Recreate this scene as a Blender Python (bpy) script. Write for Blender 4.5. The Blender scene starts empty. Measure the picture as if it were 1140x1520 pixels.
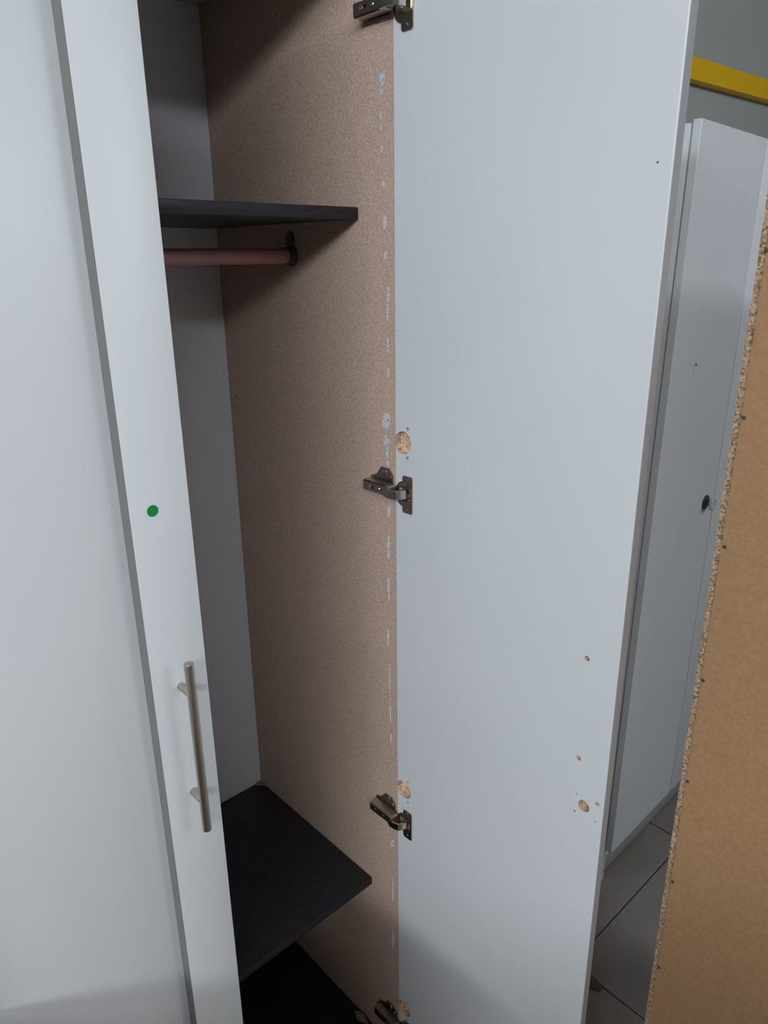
import bpy, bmesh, math, random
from mathutils import Vector, Matrix
random.seed(7)
C = bpy.context.scene.collection
EYE = 1.70                                   # camera height over the floor, metres

# ---------------------------------------------------------------- camera
cam_d = bpy.data.cameras.new('camera'); cam = bpy.data.objects.new('camera', cam_d); C.objects.link(cam)
YAW, PITCH, ROLL, FPX = math.radians(42.6753), math.radians(19.2212), math.radians(-0.6613), 1088.12
fw = Vector((math.sin(YAW)*math.cos(PITCH), math.cos(YAW)*math.cos(PITCH), -math.sin(PITCH)))
rt0 = Vector((math.cos(YAW), -math.sin(YAW), 0)); up0 = rt0.cross(fw)
rt = rt0*math.cos(ROLL) + up0*math.sin(ROLL); up = -rt0*math.sin(ROLL) + up0*math.cos(ROLL)
M = Matrix(((rt.x, up.x, -fw.x, 0), (rt.y, up.y, -fw.y, 0), (rt.z, up.z, -fw.z, EYE), (0, 0, 0, 1)))
cam.matrix_world = M
cam_d.sensor_fit = 'VERTICAL'; cam_d.sensor_height = 36.0; cam_d.sensor_width = 27.0
cam_d.lens = FPX/1520*36.0; cam_d.clip_start = 0.02
bpy.context.scene.camera = cam

# ---------------------------------------------------------------- light and exposure
vs = bpy.context.scene.view_settings
vs.view_transform = 'Standard'; vs.look = 'None'; vs.gamma = 1.0; vs.use_curve_mapping = False
vs.exposure = -0.16
w = bpy.data.worlds.new('world'); bpy.context.scene.world = w; w.use_nodes = True
w.node_tree.nodes['Background'].inputs[0].default_value = (0.75, 0.85, 1.0, 1)
w.node_tree.nodes['Background'].inputs[1].default_value = 0.02

def tube_light(name, loc, aim, sx, sy, power, col=(0.86, 0.925, 1.0)):
    d = bpy.data.lights.new(name, 'AREA'); d.shape = 'RECTANGLE'; d.size = sx; d.size_y = sy
    d.energy = power; d.color = col
    o = bpy.data.objects.new(name, d); C.objects.link(o)
    o.location = loc
    o.rotation_euler = (Vector(aim)-Vector(loc)).to_track_quat('-Z', 'Y').to_euler()
    return o
for lx, ly, sx, sy, pw in ((-2.0, -2.45, 1.9, 0.14, 54), (2.9, -2.45, 1.8, 0.14, 21), (2.9, -4.5, 1.8, 0.14, 38), (-3.9, -1.35, 2.3, 0.14, 122)):
    tube_light('fluorescent_light', (lx, ly, 3.30), (0.7 if lx < 2 else 1.8, 0.7, 0.9), sx, sy, pw)

# ---------------------------------------------------------------- materials
def lin(c):
    return tuple(((v/255+0.055)/1.055)**2.4 if v/255 > 0.04045 else v/255/12.92 for v in c)
def mat(name, col, rough=0.5, metal=0.0, col2=None, scale=40, detail=4, bump=0.0, bscale=None, stretch=(1, 1, 1), spec=0.5, lo=0.35, hi=0.65, kind='noise'):
    m = bpy.data.materials.new(name); m.use_nodes = True
    nt = m.node_tree; b = nt.nodes['Principled BSDF']
    b.inputs['Base Color'].default_value = (*col, 1); b.inputs['Roughness'].default_value = rough
    b.inputs['Metallic'].default_value = metal; b.inputs['Specular IOR Level'].default_value = spec
    if col2 or bump:
        tc = nt.nodes.new('ShaderNodeTexCoord'); mp = nt.nodes.new('ShaderNodeMapping')
        mp.inputs['Scale'].default_value = stretch
        nt.links.new(tc.outputs['Object'], mp.inputs['Vector'])
        if kind == 'noise':
            n = nt.nodes.new('ShaderNodeTexNoise'); n.inputs['Scale'].default_value = scale; n.inputs['Detail'].default_value = detail
            fac = n.outputs['Fac']
        else:
            n = nt.nodes.new('ShaderNodeTexVoronoi'); n.inputs['Scale'].default_value = scale
            sp = nt.nodes.new('ShaderNodeSeparateColor'); nt.links.new(n.outputs['Color'], sp.inputs[0]); fac = sp.outputs[0]
        nt.links.new(mp.outputs['Vector'], n.inputs['Vector'])
        if col2:
            r = nt.nodes.new('ShaderNodeValToRGB')
            r.color_ramp.elements[0].position = lo; r.color_ramp.elements[0].color = (*col, 1)
            r.color_ramp.elements[1].position = hi; r.color_ramp.elements[1].color = (*col2, 1)
            nt.links.new(fac, r.inputs['Fac']); nt.links.new(r.outputs['Color'], b.inputs['Base Color'])
        if bump:
            n2 = n
            if bscale:
                n2 = nt.nodes.new('ShaderNodeTexNoise'); n2.inputs['Scale'].default_value = bscale; n2.inputs['Detail'].default_value = 3
                nt.links.new(mp.outputs['Vector'], n2.inputs['Vector'])
            bp = nt.nodes.new('ShaderNodeBump'); bp.inputs['Strength'].default_value = bump; bp.inputs['Distance'].default_value = 0.001
            nt.links.new(n2.outputs['Fac'] if kind == 'noise' or bscale else n2.outputs['Distance'], bp.inputs['Height'])
            nt.links.new(bp.outputs['Normal'], b.inputs['Normal'])
    return m
WHITE = mat('white_melamine', (0.74, 0.765, 0.78), 0.38, col2=(0.77, 0.79, 0.80), scale=3, bump=0.03, bscale=25)
WHITE_EDGE = mat('grey_edging', (0.36, 0.365, 0.365), 0.5)
SHADE_STRIP = mat('shade_toned_grey_edging', (0.21, 0.205, 0.20), 0.55)  # grey edging, toned darker to stand in for shade in the groove
WHITE_BACK = mat('white_back_board', (0.76, 0.77, 0.81), 0.55)
BROWN = mat('raw_brown_board', (0.41, 0.288, 0.222), 0.8, col2=(0.64, 0.475, 0.385), scale=420, detail=3, bump=0.12, lo=0.3, hi=0.7, spec=0.2)
HARD = mat('tan_hardboard', (0.46, 0.265, 0.135), 0.7, col2=(0.52, 0.31, 0.165), scale=160, detail=8, lo=0.35, hi=0.65, spec=0.25)
CHIP = mat('chipboard', (0.26, 0.16, 0.09), 0.9, col2=(0.68, 0.50, 0.34), scale=320, kind='voronoi', lo=0.0, hi=0.9, bump=0.5, spec=0.1)
CHIP_HOLE = mat('fresh_chipboard', (0.42, 0.28, 0.18), 0.9, col2=(0.80, 0.60, 0.44), scale=320, kind='voronoi', lo=0.0, hi=0.7, bump=0.3, spec=0.1)
DARK = mat('black_ash_melamine', (0.016, 0.0145, 0.018), 0.42, col2=(0.030, 0.027, 0.033), scale=30, detail=6, bump=0.1, stretch=(1, 14, 14), spec=0.3)
METAL = mat('brushed_steel', (0.50, 0.47, 0.42), 0.32, metal=1.0)
NICKEL = mat('nickel_plate', (0.52, 0.445, 0.385), 0.30, metal=1.0)  # warm tint stands in for the brown board reflected in the nickel
SHINY = mat('polished_nickel', (0.62, 0.60, 0.57), 0.18, metal=1.0)
BLACK = mat('dark_gap', (0.012, 0.011, 0.010), 0.6)
PINK = mat('dull_red_tube', (0.50, 0.235, 0.24), 0.45)
PLASTIC = mat('dark_plastic', (0.085, 0.078, 0.075), 0.5)
GREEN = mat('green_paper', (0.0, 0.27, 0.06), 0.5)
RESIDUE = mat('white_residue', (0.66, 0.67, 0.70), 0.6, col2=(0.26, 0.21, 0.19), scale=260, lo=0.56, hi=0.66)
YELLOW = mat('yellow_paint', (0.95, 0.55, 0.0), 0.45)
WALL = mat('grey_wall_paint', (0.42, 0.44, 0.425), 0.8, col2=(0.44, 0.46, 0.445), scale=4, spec=0.2)
CEIL = mat('ceiling_paint', (0.7, 0.7, 0.7), 0.9)
TILE = mat('beige_floor_tile', (0.30, 0.265, 0.235), 0.35, col2=(0.36, 0.325, 0.29), scale=5, detail=6)
GROUT = mat('dark_grout', (0.10, 0.085, 0.07), 0.9)
KNOB = mat('pale_knob', (0.60, 0.63, 0.66), 0.2)
KNOBBASE = mat('dark_knob_base', (0.07, 0.075, 0.085), 0.3)
SCRAP = mat('brown_scrap', (0.24, 0.12, 0.07), 0.7, col2=(0.17, 0.09, 0.055), scale=60)
SCRAP2 = mat('pale_wood', (0.30, 0.215, 0.14), 0.8, col2=(0.2, 0.14, 0.09), scale=90)
BLOCKER_BROWN = mat('brown_light_blocker', (0.22, 0.135, 0.075), 0.8, col2=(0.26, 0.165, 0.095), scale=20)  # used only on the unseen cabinets added to cast shade

# ---------------------------------------------------------------- builders (world coordinates, z measured from the eye unless abs)
def box(bm, x0, x1, y0, y1, z0, z1, bev=0.0, seg=2):
    r = bmesh.ops.create_cube(bm, size=1.0)
    vs_ = r['verts']
    for v in vs_:
        v.co = Vector(((x0+x1)/2 + v.co.x*(x1-x0), (y0+y1)/2 + v.co.y*(y1-y0), (z0+z1)/2 + v.co.z*(z1-z0)))
    if bev:
        es = list({e for v in vs_ for e in v.link_edges})
        bmesh.ops.bevel(bm, geom=es, offset=bev, segments=seg, affect='EDGES', profile=0.5)
def cyl(bm, p0, p1, r0, r1=None, n=24, bev=0.0):
    p0, p1 = Vector(p0), Vector(p1); d = p1-p0
    mt = Matrix.Translation((p0+p1)/2) @ d.to_track_quat('Z', 'Y').to_matrix().to_4x4()
    r = bmesh.ops.create_cone(bm, cap_ends=True, segments=n, radius1=r0, radius2=r0 if r1 is None else r1, depth=d.length, matrix=mt)
    if bev:
        es = [e for e in {e for v in r['verts'] for e in v.link_edges} if any(len(f.verts) > 4 for f in e.link_faces)]
        bmesh.ops.bevel(bm, geom=es, offset=bev, segments=3, affect='EDGES', profile=0.5)
def prism(bm, pts, vec):                      # closed outline extruded along vec
    vec = Vector(vec); a = [bm.verts.new(Vector(p)) for p in pts]; b = [bm.verts.new(Vector(p)+vec) for p in pts]
    bm.faces.new(a); bm.faces.new(b[::-1]); n = len(a)
    for i in range(n): bm.faces.new((a[i], b[i], b[(i+1) % n], a[(i+1) % n]))
def lathe(bm, origin, axis, prof, n=32):      # prof: (distance along axis, radius)
    q = Vector(axis).to_track_quat('Z', 'Y'); o = Vector(origin); rings = []
    for (h, r) in prof:
        rings.append([bm.verts.new(o + q @ Vector((max(r, 1e-5)*math.cos(2*math.pi*k/n), max(r, 1e-5)*math.sin(2*math.pi*k/n), h))) for k in range(n)])
    for i in range(len(rings)-1):
        for k in range(n): bm.faces.new((rings[i][k], rings[i][(k+1) % n], rings[i+1][(k+1) % n], rings[i+1][k]))
    bm.faces.new(rings[0][::-1]); bm.faces.new(rings[-1])
ORIGIN = {}
def wpos(o):
    return ORIGIN.get(o.name, Vector((0, 0, 0))) if o else Vector((0, 0, 0))
def obj(name, bm, m, parent=None, smooth=True, shift=(0, 0, EYE)):
    bmesh.ops.recalc_face_normals(bm, faces=bm.faces)
    off = Vector(shift) - wpos(parent)
    for v in bm.verts: v.co += off
    me = bpy.data.meshes.new(name); bm.to_mesh(me); bm.free()
    for x in (m if isinstance(m, (list, tuple)) else [m]): me.materials.append(x)
    if smooth:
        for p in me.polygons: p.use_smooth = True
        try: me.set_sharp_from_angle(angle=math.radians(35))
        except Exception: pass
    o = bpy.data.objects.new(name, me); C.objects.link(o); o.parent = parent
    ORIGIN[o.name] = wpos(parent)            # parts keep their thing's origin
    return o
def B(): return bmesh.new()
def bobj(name, m, parent, *a, bev=0.0, **k):
    bm = B(); box(bm, *a, bev=bev); return obj(name, bm, m, parent, **k)
def thing(name, label, cat, loc, group=None):
    o = bpy.data.objects.new(name, None); C.objects.link(o); o.location = loc; o.empty_display_size = 0.1
    o['label'] = label; o['category'] = cat
    if group: o['group'] = group
    ORIGIN[o.name] = Vector(loc); return o
def tag(o, label, cat, group=None):
    o['label'] = label; o['category'] = cat
    if group: o['group'] = group
    return o
def struct(name, bm, m, **k):
    o = obj(name, bm, m, None, **k); o['kind'] = 'structure'; return o
def cut(o, cutter_bm, m):                     # drill holes; their walls take the cutter's material
    off = Vector((0, 0, EYE)) - wpos(o)
    bmesh.ops.recalc_face_normals(cutter_bm, faces=cutter_bm.faces)
    for v in cutter_bm.verts: v.co += off
    me = bpy.data.meshes.new('drill'); cutter_bm.to_mesh(me); cutter_bm.free(); me.materials.append(m)
    c = bpy.data.objects.new('drill', me); C.objects.link(c); c.parent = o.parent
    md = o.modifiers.new('holes', 'BOOLEAN'); md.operation = 'DIFFERENCE'; md.object = c; md.solver = 'EXACT'; md.material_mode = 'TRANSFER'
    bpy.context.view_layer.update()
    new = bpy.data.meshes.new_from_object(o.evaluated_get(bpy.context.evaluated_depsgraph_get()))
    o.modifiers.clear(); new.name = o.name; o.data = new
    bpy.data.objects.remove(c); bpy.data.meshes.remove(me)

# ---------------------------------------------------------------- the setting
FZ = -EYE
bm = B(); box(bm, -4.5, 8.0, -8.0, 3.0, FZ-0.12, FZ-0.004); floor = struct('floor', bm, GROUT, smooth=False)
T = 0.597; X0, Y0 = 1.2765, 0.6985
tile_mesh = None
bm = B(); box(bm, 0.002, T-0.002, 0.002, T-0.002, -0.012, 0.0, bev=0.0015, seg=1)
tile_mesh = bpy.data.meshes.new('tile'); bmesh.ops.recalc_face_normals(bm, faces=bm.faces); bm.to_mesh(tile_mesh); bm.free(); tile_mesh.materials.append(TILE)
for i in range(-4, 8):
    for j in range(-5, 3):
        t = bpy.data.objects.new('tile', tile_mesh); C.objects.link(t); t.parent = floor
        t.location = (X0 + i*T, Y0 + j*T, random.uniform(-0.0006, 0.0006))
# the part of the floor beyond the single tiles
bm = B()
for (a, b, c, d) in ((-4.5, X0-4*T, -8.0, 3.0), (X0+8*T, 8.0, -8.0, 3.0), (X0-4*T, X0+8*T, -8.0, Y0-5*T), (X0-4*T, X0+8*T, Y0+3*T, 3.0)):
    if b-a > 0.01 and d-c > 0.01: box(bm, a+0.002, b-0.002, c+0.002, d-0.002, FZ-0.012, FZ)
obj('far_tiles', bm, TILE, floor, smooth=False)['kind'] = 'stuff'
WA = math.radians(-2.4)                       # the wall runs a little off the wardrobes
def wy(x): return 1.80 + math.tan(WA)*(x-3.4)
def wall_slab(x0, x1, z0, z1, y_front, y_back, bm):
    P = []
    for z in (z0, z1):
        for x, k in ((x0, y_front), (x1, y_front), (x1, y_back), (x0, y_back)): P.append(bm.verts.new((x, wy(x)+k, z)))
    for f in ((0, 1, 2, 3), (4, 5, 6, 7), (0, 1, 5, 4), (1, 2, 6, 5), (2, 3, 7, 6), (3, 0, 4, 7)): bm.faces.new([P[i] for i in f])
bm = B(); wall_slab(-4.5, 8.0, FZ, 1.75, 0, 0.15, bm); struct('wall_back', bm, WALL, smooth=False)
bm = B(); box(bm, -4.65, -4.5, -8.0, 2.2, FZ, 1.75); struct('wall_left', bm, WALL, smooth=False)
bm = B(); box(bm, 8.0, 8.15, -8.0, 2.2, FZ, 1.75); struct('wall_right', bm, WALL, smooth=False)
bm = B(); box(bm, -4.5, 8.0, -8.15, -8.0, FZ, 1.75); struct('wall_front', bm, WALL, smooth=False)
bm = B(); box(bm, -4.65, 8.15, -8.15, 2.3, 1.75, 1.85); struct('ceiling', bm, CEIL, smooth=False)

# yellow rail along the wall
k = 1.80/2.2
rail = thing('wall_rail', 'yellow painted horizontal rail running high along the grey wall', 'rail', (3.4, 1.8, EYE+0.75))
bm = B(); wall_slab(0.5, 7.9, 0.715, 0.80, -0.055, -0.05, bm); wall_slab(0.5, 7.9, 0.795, 0.80, -0.05, 0, bm)
wall_slab(0.5, 7.9, 0.715, 0.7205, -0.05, 0, bm)
obj('rail_face', bm, YELLOW, rail, smooth=False)

# ---------------------------------------------------------------- the open wardrobe
W = 0.755                                     # inner face of the open door; the side panel lies 2 mm further
ZB, ZT = -1.60, 0.40                          # bottom panel top, top panel underside
XL = -0.019                                   # left edge of the left door
YB = 1.266                                    # back panel
ward = thing('wardrobe', 'white two-door wardrobe with its right door open, showing black shelves', 'wardrobe', (0.38, 1.03, 0))
side = bobj('side_panel', [BROWN], ward, W+0.002, W+0.020, 0.7935, YB, FZ, ZT+0.018, bev=0.0008)
side['label'] = 'raw brown inner side panel with flaked white edge'
cb = B()                                      # drilled shelf pin and screw holes
for y, z, r in ((0.8933, -0.2867, 0.0025), (1.2440, -0.2572, 0.003), (0.868, -0.934, 0.002)):
    cyl(cb, (W-0.01, y, z), (W+0.012, y, z), r, n=10)
cut(side, cb, CHIP)
bobj('side_panel', WHITE, ward, XL, XL+0.018, 0.7935, YB, FZ, ZT+0.018, bev=0.0008)
bobj('back_panel', WHITE_BACK, ward, XL+0.002, W+0.018, YB+0.0005, YB+0.0045, FZ+0.06, ZT+0.016)
bobj('top_panel', WHITE, ward, XL+0.0185, W+0.0015, 0.7935, YB, ZT, ZT+0.018, bev=0.0008)
bobj('bottom_panel', DARK, ward, XL+0.0185, W+0.0015, 0.7965, YB-0.001, ZB-0.017, ZB, bev=0.0008)
bobj('plinth', DARK, ward, XL+0.0185, W+0.0015, 0.83, 0.846, FZ, ZB-0.0175)
for z in (0.0515, -1.1955):
    bobj('shelf', DARK, ward, XL+0.0185, W+0.0005, 0.8675, YB-0.002, z, z+0.0165, bev=0.0012)
# flaked remains of white edging on the brown side panel: (y, z top, z bottom, half width) from pixel rows
def zs(yp, Y=0.805):                           # row of the photograph -> height on the plane of the side panel
    dx = (583 + (yp-60)*9/1440. - 10) - 570; dy = yp-760
    d = rt*dx - up*dy + fw*FPX
    return d.z*W/d.x, d.y*W/d.x
def spot(xp, yp):
    d = rt*(xp-570) - up*(yp-760) + fw*FPX
    return d.y*(W+0.002)/d.x, d.z*(W+0.002)/d.x
bm = B()
for xp, a, b, wd in ((567, 108, 128, 4), (566, 128, 143, 1.6), (565.5, 165, 178, 1.5), (565.5, 184, 194, 1.3), (567, 211, 227, 1.8), (569, 269, 278, 2.2), (571.5, 320, 341, 3),
                     (572.5, 373, 385, 2.5), (576.5, 425, 450, 2), (575.5, 450, 478, 1.6), (576, 500, 525, 1.3), (576.5, 545, 562, 1.2), (573, 612, 637, 6), (574, 645, 662, 4.5), (575, 662, 679, 2.2), (575.5, 683, 692, 1.6),
                     (577.5, 751, 768, 2.2), (577, 795, 831, 2.2), (576.5, 858, 880, 2.0), (577.5, 880, 893, 1.0), (576.5, 932, 961, 1.6), (578.5, 985, 1030, 1.3), (579.5, 1035, 1075, 1.1), (580.5, 1085, 1105, 1.0), (583, 1246, 1258, 3.0), (583.5, 1300, 1340, 1.2), (583.5, 1380, 1410, 2.0)):
    n = 12; ring = []
    for q in range(n):
        t = 2*math.pi*q/n; cx_, sy_ = math.cos(t), math.sin(t)
        j = random.uniform(0.72, 1.12)
        y, z = spot(xp + cx_*wd*j, (a+b)/2 + (abs(sy_)**0.7)*math.copysign(1, sy_)*(b-a)/2*random.uniform(0.88, 1.06))
        ring.append((W+0.0023, y, z))
    prism(bm, ring, (-0.0009, 0, 0))
o = obj('edging_residue', bm, RESIDUE, side, smooth=False); o['kind'] = 'stuff'; o['label'] = 'white flakes left along the front edge'
# hanging rail
hr = B(); cyl(hr, (XL+0.02, 1.036, 0.0025), (W-0.009, 1.036, 0.0025), 0.0118, n=28, bev=0.002)
hrail = obj('hanging_rail', hr, PINK, ward); hrail['label'] = 'dull red hanging rail under the upper shelf'
bm = B(); lathe(bm, (W+0.002, 1.036, 0.0025), (-1, 0, 0), ((0, 0.017), (0.003, 0.017), (0.004, 0.0155), (0.004, 0.0135), (0.013, 0.0135), (0.013, 0.012)))
prism(bm, [(W+0.0018, 1.036+0.009*math.cos(t), 0.028+0.012*math.sin(t)) for t in [2*math.pi*i/14 for i in range(14)]], (-0.005, 0, 0))
cyl(bm, (W-0.003, 1.034, 0.031), (W-0.006, 1.034, 0.031), 0.004, n=12)
obj('rail_socket', bm, PLASTIC, hrail)

# doors: slab with a raised frame of planks on the outside
ZD0, ZD1 = -1.585, 0.395
XR = 0.3845
ld = bobj('door', WHITE, ward, XL, XR, 0.7740, 0.7915, ZD0, ZD1, bev=0.0007)
ld['label'] = 'closed left door with raised frame and bar handle'
for (a, b, c, d) in ((0.3115, XR, ZD0, ZD1), (XL, XL+0.073, ZD0, ZD1)):
    bobj('stile', WHITE, ld, a, b, 0.7525, 0.7739, c, d, bev=0.0007)
bobj('edge_band', SHADE_STRIP, ld, 0.3108, 0.3114, 0.7531, 0.7736, ZD0+0.0902, ZD1-0.0732)  # grey edging whose darker tone carries the shade of the groove
for (c, d) in ((ZD1-0.073, ZD1), (ZD0, ZD0+0.09)):
    bobj('frame_rail', WHITE, ld, XL+0.0732, 0.3106, 0.7525, 0.7739, c, d, bev=0.0007)
bm = B(); hx, hy = 0.347, 0.7235
cyl(bm, (hx, hy, -0.456), (hx, hy, -0.703), 0.0058, n=28, bev=0.0008)
obj('handle', bm, METAL, ld)
for z in (-0.500, -0.659):
    bm = B(); cyl(bm, (hx, 0.7524, z), (hx, hy+0.003, z), 0.0048, n=20, bev=0.0005); obj('handle_post', bm, METAL, ld)
bm = B(); cyl(bm, (0.3385, 0.7524, -0.2684), (0.3385, 0.7521, -0.2684), 0.0068, n=32)
o = obj('sticker', bm, GREEN, ld); o['label'] = 'round green paper dot'

YF, YH = 0.3905, 0.7915                        # free edge and hinge edge of the open door
od = bobj('door', [WHITE], ward, W, W+0.0155, YF, YH, ZD0, ZD1, bev=0.0012)
od['label'] = 'open right door, flat inner face with drilled holes'
HOLES = (-0.2665, -0.9060, -1.4520, 0.372)
HINGES = (0.299, -0.347, -0.978, -1.512)
cb = B()
for z in HOLES[:3]:
    cyl(cb, (W-0.01, 0.7745, z), (W+0.0115, 0.7745, z), 0.0174, n=40)
    for s in (-1, 1): cyl(cb, (W-0.01, 0.7650, z+s*0.0225), (W+0.010, 0.7650, z+s*0.0225), 0.0028, n=12)
for z in HINGES: cyl(cb, (W-0.01, 0.7725, z), (W+0.0125, 0.7725, z), 0.0160, n=40)
for xp, yp, r in ((871.5, 977.5, 0.0037), (859, 1125, 0.0037), (866.5, 1196.5, 0.0088), (856.5, 1178.5, 0.0013), (852.7, 1203.5, 0.002), (886.7, 1193.3, 0.003), (883.6, 1220, 0.0013), (976, 241, 0.0012)):
    y, z = spot(xp, yp); f_ = W/(W+0.002); y *= f_; z *= f_
    cyl(cb, (W-0.01, y, z), (W+(0.014 if r > 0.003 else 0.006), y, z), r, n=28 if r > 0.005 else 14)
cut(od, cb, CHIP_HOLE)
for p in od.data.polygons: p.use_smooth = False
bobj('edge_band', WHITE_EDGE, od, W+0.0016, W+0.0150, YF-0.0007, YF, ZD0, ZD1)

# hinges
def rrect(y0, y1, z0, z1, r, n=5):
    out = []
    for cy, cz, a0 in ((y1-r, z1-r, 0), (y0+r, z1-r, 90), (y0+r, z0+r, 180), (y1-r, z0+r, 270)):
        for i in range(n+1):
            t = math.radians(a0+90*i/n); out.append((cy+r*math.cos(t), cz+r*math.sin(t)))
    return out
def make_hinge(z):
    h = bpy.data.objects.new('hinge', None); C.objects.link(h); h.parent = ward; h.empty_display_size = 0.02
    ORIGIN[h.name] = wpos(ward)
    h['label'] = 'nickel concealed cup hinge'
    # plate screwed to the door, flange round the cup
    out = []
    rr = rrect(0.7530, 0.7742, z-0.030, z+0.030, 0.0035)
    arc = [(0.7740+0.0150*math.sin(t), z+0.0200*math.cos(t)) for t in [math.pi*i/16 for i in range(17)]]
    right = [p for p in rr if p[0] < 0.7636]                      # far side, top to bottom
    ol = [(0.7742, z+0.0265), (0.7732, z+0.029), (0.7707, z+0.030)] + right + [(0.7707, z-0.030), (0.7732, z-0.029), (0.7742, z-0.0265)] + arc[::-1]
    bm = B(); prism(bm, [(W-0.0001, y, zz) for y, zz in ol], (-0.0022, 0, 0))
    cp = obj('cup_plate', bm, NICKEL, h)
    cc = B(); prism(cc, [(W-0.006, y, zz) for y, zz in rrect(0.7570, 0.7835, z-0.0115, z+0.0095, 0.006)], (0.010, 0, 0)); cut(cp, cc, NICKEL)
    # open steel cup sunk in the door
    bm = B(); n = 32; R_ = 0.0158
    rings = [[bm.verts.new((W+dx, 0.7725+rr*math.cos(2*math.pi*i/n), z+rr*math.sin(2*math.pi*i/n))) for i in range(n)] for dx, rr in ((-0.0005, R_), (0.008, R_*0.97), (0.0115, R_*0.8), (0.012, 0.001))]
    for a, b in zip(rings, rings[1:]):
        for i in range(n): bm.faces.new((a[i], a[(i+1) % n], b[(i+1) % n], b[i]))
    obj('cup', bm, BRASSY, h)
    # plate on the side panel, winged, with two screws
    za = z+0.004
    pts = [(0.797, -0.011), (0.806, -0.014), (0.824, -0.014), (0.833, -0.0125), (0.848, -0.011), (0.848, 0.011), (0.833, 0.017), (0.824, 0.030), (0.806, 0.030), (0.797, 0.020), (0.797, 0.012)]
    bm = B(); prism(bm, [(W+0.0022, y, za+d) for y, d in pts], (-0.0032, 0, 0)); box(bm, W-0.010, W-0.0008, 0.800, 0.846, za-0.0065, za+0.0065, bev=0.001)
    obj('mounting_plate', bm, NICKEL, h)
    for s in (1,):
        bm = B(); lathe(bm, (W-0.0009, 0.8150, za+s*0.0225), (-1, 0, 0), ((0, 0.0045), (0.0012, 0.0042), (0.0022, 0.0025)), n=16)
        obj('screw', bm, SHINY, h)
    bm = B(); lathe(bm, (W-0.0009, 0.8035, za+0.016), (-1, 0, 0), ((0, 0.003), (0.0014, 0.0026), (0.002, 0.0012)), n=12); obj('screw', bm, SHINY, h)
    # arm: folded channel
    bm = B()
    prof = [(W-0.004, -0.0088), (W-0.0185, -0.0088), (W-0.0205, -0.0070), (W-0.0205, 0.0070), (W-0.0185, 0.0088), (W-0.004, 0.0088), (W-0.004, 0.0074), (W-0.0180, 0.0074), (W-0.0190, 0.0060), (W-0.0190, -0.0060), (W-0.0180, -0.0074), (W-0.004, -0.0074)]
    prism(bm, [(x, 0.792, za+d) for x, d in prof], (0, 0.053, 0))
    box(bm, W-0.0190, W-0.006, 0.8432, 0.8450, za-0.0074, za+0.0074)
    arm = obj('arm', bm, NICKEL, h, smooth=False)
    cc = B(); box(cc, W-0.03, W-0.015, 0.8195, 0.8250, za-0.0025, za+0.0025); cyl(cc, (W-0.03, 0.8305, za), (W-0.015, 0.8305, za), 0.0036, n=16); cut(arm, cc, BLACK)
    for y, r in ((0.8305, 0.0038), (0.8085, 0.0030)):
        bm = B(); lathe(bm, (W-0.0180, y, za), (-1, 0, 0), ((0, r), (0.0026, r), (0.0032, r*0.75), (0.0032, r*0.3), (0.0022, r*0.28)), n=16); obj('screw', bm, SHINY, h)
    # knuckle and the link into the cup
    bm = B(); box(bm, W-0.0225, W-0.0050, 0.7840, 0.7960, za-0.0092, za+0.0092, bev=0.002)
    obj('knuckle', bm, NICKEL, h)
    bm = B(); path = [(W-0.0225, 0.7900), (W-0.0225, 0.7800), (W-0.0195, 0.7700), (W-0.0100, 0.7650), (W+0.004, 0.7635)]
    hw = 0.0068; th = 0.0022; n = len(path); P = []
    for i, (x, y) in enumerate(path):
        a = Vector(path[max(i-1, 0)]); b = Vector(path[min(i+1, n-1)]); t = (b-a).normalized(); nn = Vector((-t.y, t.x))
        P.append([bm.verts.new((x+nn.x*s*th/2, y+nn.y*s*th/2, za-0.002+e*hw)) for s, e in ((-1, -1), (-1, 1), (1, 1), (1, -1))])
    for a, b in zip(P, P[1:]):
        for i in range(4): bm.faces.new((a[i], a[(i+1) % 4], b[(i+1) % 4], b[i]))
    bm.faces.new(P[0]); bm.faces.new(P[-1][::-1])
    obj('link', bm, SHINY, h)
    for s in (-1, 1):
        bm = B(); lathe(bm, (W-0.0022, 0.7650, z+s*0.0240), (-1, 0, 0), ((0, 0.0032), (0.0008, 0.003), (0.0013, 0.0015)), n=14); obj('screw', bm, SHINY, h)
    return h
BRASSY = mat('warm_cup_metal', (0.62, 0.50, 0.38), 0.35, metal=1.0)  # warm tone stands in for wood colour reflected in the cup
for z in HINGES: make_hinge(z)

# crumbs left in the wardrobe
def chip(name, pts, th, m, label, cat):
    bm = B(); prism(bm, pts, (0, 0, th))
    bmesh.ops.bevel(bm, geom=list(bm.edges), offset=th*0.2, segments=1, affect='EDGES')
    tag(obj(name, bm, m, smooth=False), label, cat)
zt = -1.1789
chip('wood_chip', [(0.738, 1.2560, zt), (0.7540, 1.2440, zt), (0.7555, 1.2630, zt), (0.742, 1.2635, zt)], 0.004, SCRAP2, 'pale wood chip in the back corner of the lower black shelf', 'wood chip')
chip('wood_chip', [(0.7350, 0.905, ZB+0.0001), (0.7480, 0.880, ZB+0.0001), (0.7540, 0.905, ZB+0.0001), (0.7440, 0.924, ZB+0.0001)], 0.010, SCRAP2, 'broken wood chip on the wardrobe bottom beside the lowest hinge', 'wood chip')

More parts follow.
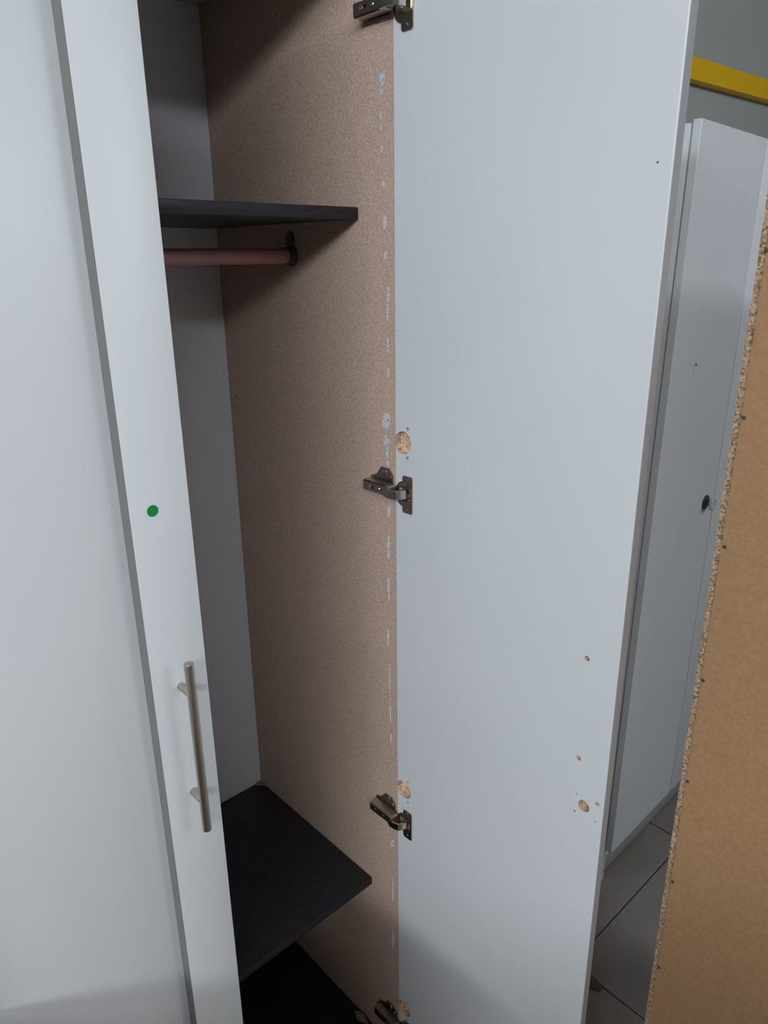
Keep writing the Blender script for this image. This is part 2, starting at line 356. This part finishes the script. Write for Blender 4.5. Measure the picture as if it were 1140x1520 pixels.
# ---------------------------------------------------------------- second wardrobe behind the open door
w2 = thing('wardrobe', 'white wardrobe with closed flat doors standing behind the open door', 'wardrobe', (1.5575, 0.7903, 0))
O2 = ORIGIN[w2.name].copy(); ORIGIN[w2.name] = Vector((0, 0, 0))
LZ = (0, 0, 0)                                # built in its own coordinates, then leaned and turned
def part(name, m, *a, bev=0.0006, parent=w2): return bobj(name, m, parent, *a, bev=bev, shift=LZ)
H2, W2, D2 = 1.955, 0.72, 0.50
part('side_panel', WHITE, 0, 0.016, 0, D2, 0, H2-0.006)
part('side_panel', WHITE, W2-0.016, W2, 0, D2, 0, H2-0.006)
part('top_panel', WHITE, 0.0165, W2-0.0165, 0, D2, H2-0.023, H2-0.007)
part('bottom_panel', WHITE, 0.0165, W2-0.0165, 0.002, D2, 0.075, 0.091)
part('plinth', WHITE_EDGE, 0.0165, W2-0.0165, 0.004, 0.020, 0.018, 0.0745)
part('back_panel', WHITE_BACK, 0.002, W2-0.002, D2+0.0002, D2+0.0042, 0.05, H2-0.01)
SP = 0.362
d1 = part('door', WHITE, -0.002, SP-0.0015, -0.0225, -0.0045, 0.114, H2, bev=0.0012)
d2 = part('door', WHITE, SP+0.0015, W2+0.002, -0.0225, -0.0045, 0.114, H2, bev=0.0012)
ORIGIN[d1.name] = ORIGIN[d2.name] = Vector((0, 0, 0))
def knob(x, z, parent):
    bm = B(); lathe(bm, (x, -0.0226, z), (0, -1, 0), ((0, 0.0200), (0.0015, 0.0204), (0.0035, 0.0190), (0.006, 0.008), (0.014, 0.0075)), n=28)
    k_ = obj('knob_stem', bm, KNOBBASE, parent, shift=LZ)
    bm = B(); lathe(bm, (x, -0.0360, z), (0, -1, 0), ((0, 0.008), (0.002, 0.0160), (0.005, 0.0182), (0.008, 0.0175), (0.0100, 0.0140), (0.0104, 0.0110), (0.0085, 0.0095), (0.0080, 0.001)), n=32)
    obj('knob', bm, KNOB, parent, shift=LZ)
knob(0.304, 1.079, d1)
cb = B(); cyl(cb, (0.127, -0.05, 1.455), (0.127, -0.012, 1.455), 0.0035, n=14)
for v in cb.verts: v.co.z -= EYE
cut(d1, cb, BLACK)
for p in d1.data.polygons: p.use_smooth = False
bm = B(); n = 20; P = []
for i in range(n+1):
    t = math.radians(100+200*i/n); c_, s_ = math.cos(t), math.sin(t)
    P.append([bm.verts.new((0.127+r*c_, -0.0225-h, 1.449+r*1.25*s_)) for r, h in ((0.0105, 0.0001), (0.0105, 0.0006), (0.0130, 0.0006), (0.0130, 0.0001))])
for a, b in zip(P, P[1:]):
    for i in range(4): bm.faces.new((a[i], a[(i+1) % 4], b[(i+1) % 4], b[i]))
obj('ring_mark', bm, RESIDUE, d1, shift=LZ)
w2.rotation_euler = (0, math.radians(0.92), math.radians(1.8))

# ---------------------------------------------------------------- the brown-backed cabinet on the right
XC, YC = 1.05, 0.4115
cab = thing('cabinet', 'tall cabinet turned around, tan hardboard back nailed to chipboard edges', 'cabinet', (XC+0.25, 0.0, 0))
CW, CD, CT = 0.80, 0.45, 0.10
def wobble_edge(bm, x0, x1, ya, yb, z0, z1, n, amp, sgn):
    # a board whose face edge at yb wanders a little
    L = []
    for i in range(n+1):
        z = z0+(z1-z0)*i/n; y = yb + random.uniform(-amp, amp)
        L.append([bm.verts.new((x0, ya, z)), bm.verts.new((x0, y, z)), bm.verts.new((x1, y, z)), bm.verts.new((x1, ya, z))])
    for a, b in zip(L, L[1:]):
        for i in range(4): bm.faces.new((a[i], a[(i+1) % 4], b[(i+1) % 4], b[i]))
    bm.faces.new(L[0]); bm.faces.new(L[-1][::-1])
bm = B(); wobble_edge(bm, XC+0.0005, XC+CD, YC-0.016, YC, FZ, CT, 140, 0.0005, 1)
s1 = obj('side_panel', bm, CHIP, cab, smooth=False); s1['label'] = 'raw chipboard side, speckled edge'
bobj('side_panel', CHIP, cab, XC+0.0005, XC+CD, YC-CW, YC-CW+0.016, FZ, CT)
bobj('top_panel', WHITE, cab, XC+0.0005, XC+CD, YC-CW+0.0165, YC-0.0168, CT-0.016, CT)
bobj('bottom_panel', WHITE, cab, XC+0.0005, XC+CD, YC-CW+0.0165, YC-0.0168, FZ+0.06, FZ+0.076)
bm = B(); wobble_edge(bm, XC-0.0032, XC+0.0003, YC-CW+0.006, YC-0.0108, FZ+0.02, CT-0.004, 120, 0.00045, 1)
bk = obj('back_panel', bm, HARD, cab, smooth=False); bk['label'] = 'tan hardboard back sheet'
for xp, yp in ((1137.5, 372), (1104, 620), (1075.5, 812), (1043.5, 1010), (1020.5, 1160), (998.5, 1309), (978, 1436)):
    d = rt*(xp-570) - up*(yp-760) + fw*FPX; s = (XC-0.0032)/d.x
    bm = B(); lathe(bm, (XC-0.0031, d.y*s, d.z*s), (-1, 0, 0), ((0, 0.0032), (0.0007, 0.003), (0.0011, 0.0018), (0.0011, 0.0004)), n=14)
    obj('nail', bm, PLASTIC, cab)

# ---------------------------------------------------------------- unseen cabinets added outside the frame to shade the lower doors
def shade_cabinet(label, x0, x1, y0, y1, zt, m, t=0.012):
    r = thing('cabinet', label, 'cabinet', ((x0+x1)/2, (y0+y1)/2, 0))
    for a in (x0, x1-t): bobj('side_panel', m, r, a, a+t, y0, y1, FZ, zt, bev=0.0008)
    for b in (zt-t, FZ+0.06): bobj('top_panel' if b > -1.5 else 'bottom_panel', m, r, x0+t+0.0005, x1-t-0.0005, y0, y1-0.004, b, b+t, bev=0.0008)
    bobj('back_panel', HARD, r, x0+0.002, x1-0.002, y1+0.0002, y1+0.0034, FZ+0.02, zt-0.003)
    xm = (x0+x1)/2
    for a, b in ((x0+0.001, xm-0.0015), (xm+0.0015, x1-0.001)): bobj('door', m, r, a, b, y0-0.0175, y0-0.0015, FZ+0.06, zt-0.002, bev=0.0008)
shade_cabinet('unseen low brown cabinet added by the closed left door to cast shade', -0.40, 0.03, 0.36, 0.735, -0.80, BLOCKER_BROWN)  # put in to shade the lower left corner and the door foot
shade_cabinet('unseen brown cabinet added behind the camera to cast shade', -0.75, 0.05, -0.85, -0.36, -0.24, BLOCKER_BROWN)  # added blocker in place of a person's shadow on the open door

# ---------------------------------------------------------------- litter on the floor
def on_floor(xp, yp, z=0.0):
    d = rt*(xp-570) - up*(yp-760) + fw*FPX; s = (FZ+z)/d.z
    return (d.x*s, d.y*s, FZ+z)
pts = [on_floor(*p, z=0.0006) for p in ((868, 1446), (882, 1452), (895, 1464), (890, 1473), (872, 1466))]
bm = B(); prism(bm, pts, (0, 0, 0.0015)); tag(obj('wood_scrap', bm, SCRAP, smooth=False), 'small reddish brown scrap lying on the floor tiles by the open door', 'scrap')
